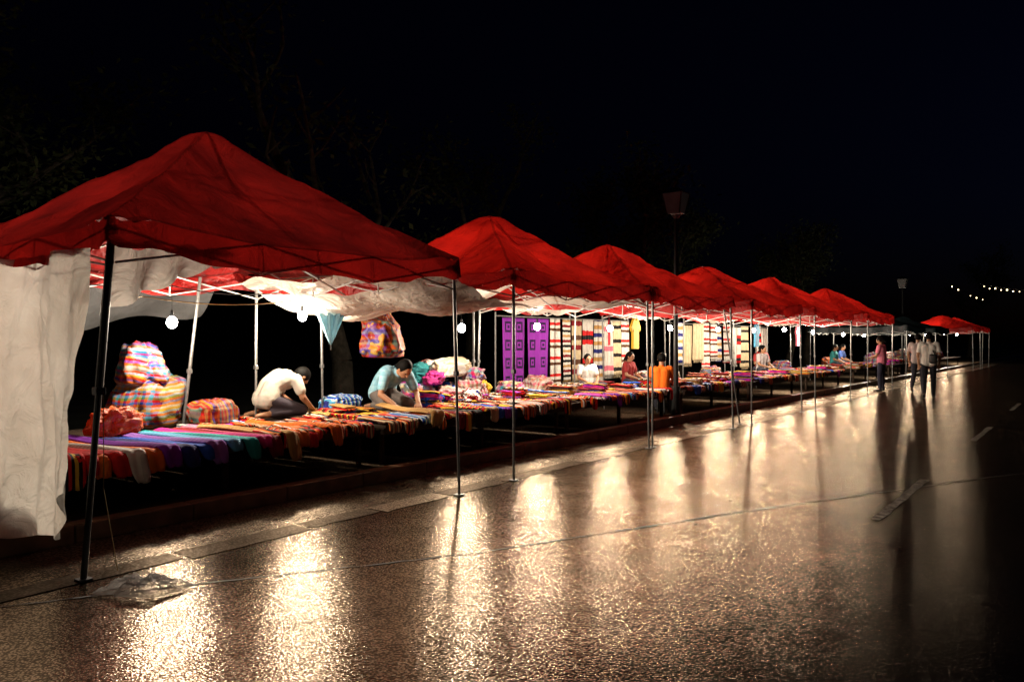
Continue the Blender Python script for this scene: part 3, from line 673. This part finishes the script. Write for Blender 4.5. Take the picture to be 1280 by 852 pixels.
def person(pose,loc,rz,shirt,trous,label,hair='short',vox=.011,scale=1.0,sleeve='short',near=False,skin=M_skin):
    P=POSES[pose]; root=empty('person',loc,rz); root.scale=(scale,)*3; tag(root,label,'person')
    def g(k,s):
        if s<0 and k+'2' in P: return V(P[k+'2'])
        q=P[k]; return V((q[0]*s,q[1],q[2]))
    pel=V(P['pel']);neck=V(P['neck']);head=V(P['head']);face=V(P['face']).normalized()
    up=neck-pel
    rt=V((1,0,0)); hu=rt.cross(face).normalized()
    back=up.cross(rt).normalized()
    if back.y>0: back=-back
    bow=.085 if pose in('kneel','hunch') else .015
    HM=Matrix((rt,face,hu)).transposed().to_4x4()
    def torso(bm,inf=0,low=0):
        for s in (-1,1):
            m1=pel+up*.35+rt*.055*s+back*bow; m2=pel+up*.74+rt*.075*s+back*bow*.8
            add_capsule(bm,pel+rt*.065*s+up*low,m1,.105+inf,.092+inf)
            add_capsule(bm,m1,m2,.092+inf,.100+inf)
            add_capsule(bm,m2,g('sh',s)-rt*.03*s,.085+inf,.055+inf)
        add_capsule(bm,pel+up*.80,neck-up*.02,.075+inf,.052+inf*.5)
    def arms(bm,inf,part):
        for s in (-1,1):
            sh,el,ha=g('sh',s),g('el',s),g('ha',s)
            if part=='short': add_capsule(bm,sh,sh.lerp(el,.62),.053+inf,.047+inf)
            else:
                add_capsule(bm,sh,el,.053+inf,.038+inf); add_capsule(bm,el,el.lerp(ha,.88),.038+inf,.028+inf)
    def legs(bm,inf,end=1):
        for s in (-1,1):
            h,k_,a=g('hip',s),g('kn',s),g('an',s)
            add_capsule(bm,h,k_,.082+inf,.054+inf); add_capsule(bm,k_,k_.lerp(a,.35),.052+inf,.050+inf); add_capsule(bm,k_.lerp(a,.35),k_.lerp(a,end),.050+inf,.036+inf)
    bm=bmesh.new(); torso(bm); arms(bm,0,'full'); legs(bm,0)
    add_capsule(bm,neck,head-face*.02,.05,.05)
    add_ball(bm,head,(.074,.092,.10),3,M=HM); add_ball(bm,head+HM@V((0,.028,-.062)),(.054,.060,.056),2,M=HM)
    add_capsule(bm,head+HM@V((0,.088,.005)),head+HM@V((0,.106,-.028)),.008,.014,1)
    add_capsule(bm,head+HM@V((-.018,.084,-.058)),head+HM@V((.018,.084,-.058)),.008,.008,1)
    add_capsule(bm,head+HM@V((-.03,.08,.026)),head+HM@V((.03,.08,.026)),.012,.012,1)
    for s in (-1,1):
        add_ball(bm,head+HM@V((.077*s,-.005,-.01)),(.010,.020,.032),2,M=HM)
        el,ha=g('el',s),g('ha',s); d=(ha-el).normalized(); side=d.cross(V((0,0,1)))
        if side.length<.2: side=V((0,1,0))
        side.normalize(); nrm=side.cross(d).normalized()
        if nrm.z>0: nrm=-nrm
        for q in (-.022,0,.022): add_capsule(bm,ha-d*.02+side*q*.7,ha+d*.055+side*q*1.15,.016,.014,1)
        for fi,(q,ln) in enumerate(((-.030,.062),(-.010,.074),(.010,.070),(.029,.054))):
            a=ha+d*.06+side*q; b=a+(d*.85+nrm*.3).normalized()*ln*.5; c=b+(d*.5+nrm*.85).normalized()*ln*.55
            add_capsule(bm,a,b,.0095,.0085,1); add_capsule(bm,b,c,.0085,.0075,1)
        inn=side*(-1 if (side.x*s)>0 else 1)
        a=ha+inn*.02; b=a+(d*.6+inn*.8).normalized()*.04; c=b+(d*.9+inn*.2+nrm*.3).normalized()*.03
        add_capsule(bm,a,b,.012,.010,1); add_capsule(bm,b,c,.010,.008,1)
        an,to=g('an',s),g('to',s); add_capsule(bm,an,an.lerp(to,.35)-V((0,0,.01)),.036,.034); add_capsule(bm,an.lerp(to,.3),to,.034,.026)
    remeshed(bm,vox,'body',[skin],root,2)
    bm=bmesh.new(); torso(bm,.018,-.03); arms(bm,.016,'short' if sleeve=='short' else 'full'); remeshed(bm,.012,'shirt',[shirt],root,2)
    bm=bmesh.new(); legs(bm,.013,.93)
    for s in (-1,1): add_capsule(bm,pel+rt*.06*s,pel+rt*.06*s+up*.16,.108,.10)
    remeshed(bm,.012,'trousers',[trous],root,3)
    if pose in('walk','stand','stool'):
        for s in (-1,1):
            an,to=g('an',s),g('to',s); bm=bmesh.new(); add_capsule(bm,an-V((0,0,.02)),an.lerp(to,.5)-V((0,0,.015)),.042,.042); add_capsule(bm,an.lerp(to,.3)-V((0,0,.012)),to,.040,.032); remeshed(bm,.01,'shoe',[M_black],root,2)
    bm=bmesh.new()
    add_ball(bm,head+HM@V((0,-.022,.016)),(.088,.098,.104),3,M=HM)
    if hair in('long','pony'):
        add_capsule(bm,head+HM@V((0,-.075,-.01)),head+HM@V((0,-.09,-.09)),.06,.04)
        if hair=='pony': add_capsule(bm,head+HM@V((0,-.10,.02)),head+HM@V((0,-.15,-.14)),.03,.018)
    if hair=='bun': add_ball(bm,head+HM@V((0,-.115,.04)),.042,2)
    remeshed(bm,.009,'hair',[M_hair],root,1)
    if near:
        for s in (-1,1):
            bm=bmesh.new(); add_ball(bm,head+HM@V((.031*s,.083,.004)),(.013,.008,.007),2,M=HM); bm_obj('eye',bm,[M_hair],body_of(root),True)
    return root
def clothm(n,c): return basic(n,c,.85,0,.12,9,.8,.015,spec=.2)
person('kneel',(-8.35,6.25,.60),-.15,clothm('cream_shirt',(.54,.50,.42)),clothm('dark_cloth',(.05,.04,.05)),'person in a cream shirt kneeling and bending over textiles','short',.008,1.1,near=True)
person('hunch',(-8.05,7.95,.60),-1.75,cloth('blue_patterned_shirt',[(.20,.44,.56),(.28,.52,.62),(.16,.36,.48)],14,'Z',second=('X',13,[(.22,.44,.54),(.36,.56,.62)]),warp=.6),clothm('grey_cloth',(.12,.10,.09)),'woman in a pale blue shirt hunched over sorting cloth','pony',.008,1.1,near=True)
person('cross',(-8.1,13.55,.60),-2.2,clothm('white_shirt',(.6,.6,.57)),clothm('dark_cloth2',(.06,.05,.06)),'child in a white shirt sitting behind the textiles','short',.009,.85,near=True)
person('cross',(-8.2,15.45,.58),-1.6,clothm('maroon_shirt',(.28,.03,.03)),clothm('dark_cloth3',(.04,.04,.06)),'woman in a dark red top sitting beside the textiles','pony',.009,.9,near=True)
person('stool',(-7.0,14.58,.122),.35,clothm('orange_shirt',(.75,.14,.01)),clothm('dark_cloth4',(.03,.03,.04)),'man in an orange shirt seated on a stool facing the stall','short',.009,1.0)
person('cross',(-8.0,23.4,.60),-1.9,clothm('white_shirt2',(.5,.45,.45)),clothm('dark_cloth5',(.04,.04,.06)),'vendor in a pale shirt sitting behind the textiles','pony',.012)
person('cross',(-8.3,24.2,.60),-2.3,clothm('red_shirt',(.5,.06,.06)),clothm('dark_cloth6',(.04,.04,.06)),'vendor in a red shirt sitting behind the textiles','short',.012)
person('cross',(-7.8,30.6,.60),-1.6,clothm('teal_shirt',(.05,.3,.3)),clothm('dark_cloth7',(.04,.04,.06)),'vendor in a teal shirt sitting at a stall','short',.012)
person('cross',(-8.0,32.5,.60),-1.6,clothm('blue_shirt',(.08,.15,.45)),clothm('dark_cloth8',(.04,.04,.06)),'vendor in a blue shirt sitting at a stall','pony',.012)
person('stand',(-5.35,26.6,.0),1.4,clothm('pink_shirt',(.70,.22,.30)),clothm('dark_jeans',(.03,.03,.05)),'woman in a pink shirt standing and looking at a stall','pony',.012,1.0)
person('walk',(-3.70,24.3,0),.12,clothm('pale_shirt',(.66,.60,.54)),clothm('black_trousers',(.015,.015,.02)),'walker in a pale shirt with a dark shoulder bag','short',.012,1.06)
person('walk',(-4.4,26.9,0),-.1,clothm('grey_tshirt',(.42,.34,.32)),clothm('dark_trousers',(.03,.03,.04)),'walker in a grey shirt beside a companion','short',.012,1.05)
bm=bmesh.new(); add_box(bm,(0,0,.0),(.20,.11,.26),bev=.045); add_tube(bm,(.06,.0,.1),(-.10,.16,.34),.012)
bm_o=bm_obj('shoulder_bag',bm,[M_black],None,True,(-3.57,24.12,1.08)); tag(bm_o,'dark bag worn on the back of the walker','bag')
root=empty('plastic_stool',(-7.0,14.58,.12)); tag(root,'small dark plastic stool under the seated man','stool')
bm=bmesh.new(); add_box(bm,(0,0,.34),(.32,.32,.03),bev=.01); bm_obj('seat',bm,[M_dkpole],root)
for a in (-1,1):
    for b in (-1,1):
        bm=bmesh.new(); add_tube(bm,(a*.15,b*.15,0.003),(a*.12,b*.12,.33),.02,.017); bm_obj('leg',bm,[M_dkpole],root)

# ------------------------------------------------------------ street lanterns
def lantern(x,y,h,label):
    root=empty('street_lamp',(x,y,.12)); tag(root,label,'street lamp','lantern posts along the pavement')
    bm=bmesh.new(); add_tube(bm,(0,0,0),(0,0,.5),.09,.07,12); add_tube(bm,(0,0,.5),(0,0,h-.6),.05,.035,12); add_tube(bm,(0,0,.5),(0,0,.56),.085,.085,12); add_tube(bm,(0,0,h-.64),(0,0,h-.56),.03,.10,12)
    bm_obj('post',bm,[M_black],root)
    bm=bmesh.new()
    bmesh.ops.create_cone(bm,cap_ends=True,segments=4,radius1=.18,radius2=.28,depth=.38,matrix=Matrix.Translation((0,0,h-.34))@Matrix.Rotation(math.pi/4,4,'Z'))
    bm_obj('lamp_shade',bm,[M_lant],root)
    bm=bmesh.new()
    bmesh.ops.create_cone(bm,cap_ends=True,segments=4,radius1=.31,radius2=.06,depth=.12,matrix=Matrix.Translation((0,0,h-.085))@Matrix.Rotation(math.pi/4,4,'Z'))
    for a in range(4):
        an=math.pi/4+a*math.pi/2; add_tube(bm,(math.cos(an)*.185,math.sin(an)*.185,h-.54),(math.cos(an)*.285,math.sin(an)*.285,h-.14),.013)
    bm_obj('lamp_cap',bm,[M_black],root)
lantern(-6.62,14.45,4.45,'black lantern post with tapered glass head, unlit but with a faint added glow')
lantern(-6.9,38.5,4.3,'distant black lantern post with tapered head, unlit but with a faint added glow')

def fairy(a,b,n,sag,label):
    root=empty('string_lights',a); tag(root,label,'string lights')
    A=V(a);B=V(b); bm=bmesh.new(); bl=bmesh.new(); pr=V((0,0,0))
    for i in range(1,n+1):
        t=i/n; q=(B-A)*t-V((0,0,sag*4*t*(1-t))); add_tube(bm,pr,q,.008,seg=5); pr=q
        if R()<.8: add_ball(bl,q-V((0,0,.06+U(0,.12))),U(.02,.045),1)
    bm_obj('wire',bm,[M_black],root); o=bm_obj('bulb_row',bl,[M_tiny],root); o['kind']='stuff'
fairy((-5.6,54,4.9),(4,40,3.4),30,.35,'string of small warm lights across the far street')
fairy((-8.2,58,5.9),(-6,60,4.4),7,.3,'short string of small warm lights in the distance')

# ------------------------------------------------------------ trees behind
M_bark=basic('bark',(.045,.038,.028),.9,0,.4,9,.8,.03,spec=.1)
m,nt,b=newmat('leaves'); col,f,tc=noise_col(nt,.9,(.012,.020,.007),(.045,.052,.016)); L(nt,col,b.inputs['Base Color']); b.inputs['Roughness'].default_value=.8; b.inputs['Specular IOR Level'].default_value=.15; M_leaf=m
def tree(x,y,h,seed,label,dens=1.0,bare=False):
    rs=random.Random(seed); root=empty('tree',(x,y,-.02)); tag(root,label,'tree','trees behind the stalls')
    bm=bmesh.new(); tips=[]
    def limb(p,d,l,r,dep):
        n=4; q=p
        for i in range(n):
            d=(d+V((rs.uniform(-.18,.18),rs.uniform(-.18,.18),rs.uniform(-.05,.16)))).normalized()
            e=q+d*l/n; add_tube(bm,q,e,r*(1-.45*i/n),r*(1-.45*(i+1)/n),7); q=e
            if dep>0 and i>=1 and rs.random()<.8:
                a=rs.uniform(0,6.28); dd=(d*.5+V((math.cos(a),math.sin(a),rs.uniform(.0,.5)))*.8).normalized(); limb(q,dd,l*rs.uniform(.5,.75),r*.45,dep-1)
            if dep<=1: tips.append(q.copy())
        if dep>0: limb(q,(d+V((rs.uniform(-.5,.5),rs.uniform(-.5,.5),.1))).normalized(),l*.65,r*.55,dep-1)
    limb(V((0,0,0)),V((rs.uniform(-.1,.1),rs.uniform(-.1,.1),1)),h*.45,h*.026,3)
    bm_obj('trunk',bm,[M_bark],root,True)
    vs=[];fs=[]
    for t in tips:
        if rs.random()>(.35 if bare else .9): continue
        cr=rs.uniform(.4,.95)
        for k in range(int((14 if bare else 34)*dens)):
            c=t+V((rs.gauss(0,1),rs.gauss(0,1),rs.gauss(0,.7)))*cr*.5
            a=V((rs.uniform(-1,1),rs.uniform(-1,1),rs.uniform(-.6,.6))).normalized(); b_=a.cross(V((rs.uniform(-1,1),rs.uniform(-1,1),1))).normalized(); s=rs.uniform(.06,.13)
            i0=len(vs); vs+=[c-a*s,c+b_*s*.45,c+a*s,c-b_*s*.45]; fs.append((i0,i0+1,i0+2,i0+3))
    me=bpy.data.meshes.new('crown'); me.from_pydata([tuple(v) for v in vs],[],fs); obj_from('crown',me,root,[M_leaf])
tree(-13.6,12.2,10,3,'nearly bare tree with long branches behind the tents',bare=True)
tree(-19,5,10,5,'dark leafy tree behind the stalls')
tree(-17,21,10,8,'dark leafy tree behind the stalls')
tree(-13.5,25,8,11,'dark leafy tree rising behind the canopies')
tree(-15.5,34,9,14,'dark leafy tree behind the stalls')
tree(-13,42,8,17,'dark leafy tree rising behind the canopies',.7)
tree(-15.5,54,9,21,'dark leafy tree in the distance',.7)
tree(-9,80,10,25,'dark leafy tree at the end of the road',.7)

# ------------------------------------------------------------ world
w=bpy.data.worlds.new('World'); sc.world=w; w.use_nodes=True; nt=w.node_tree
bg=nt.nodes['Background']; sky=nt.nodes.new('ShaderNodeTexSky'); sky.sky_type='NISHITA'; sky.sun_disc=False
sky.sun_elevation=math.radians(-4); sky.sun_rotation=math.radians(60); sky.ozone_density=4
nt.links.new(sky.outputs[0],bg.inputs[0]); bg.inputs[1].default_value=.08

# ------------------------------------------------------------ camera
cam=bpy.data.cameras.new('Camera'); co=bpy.data.objects.new('Camera',cam); COL.objects.link(co)
co.location=(0,0,1.56); co.rotation_euler=(math.radians(90),0,math.radians(36.2)); cam.lens=28.1; cam.sensor_width=36; cam.clip_end=2000
sc.camera=co
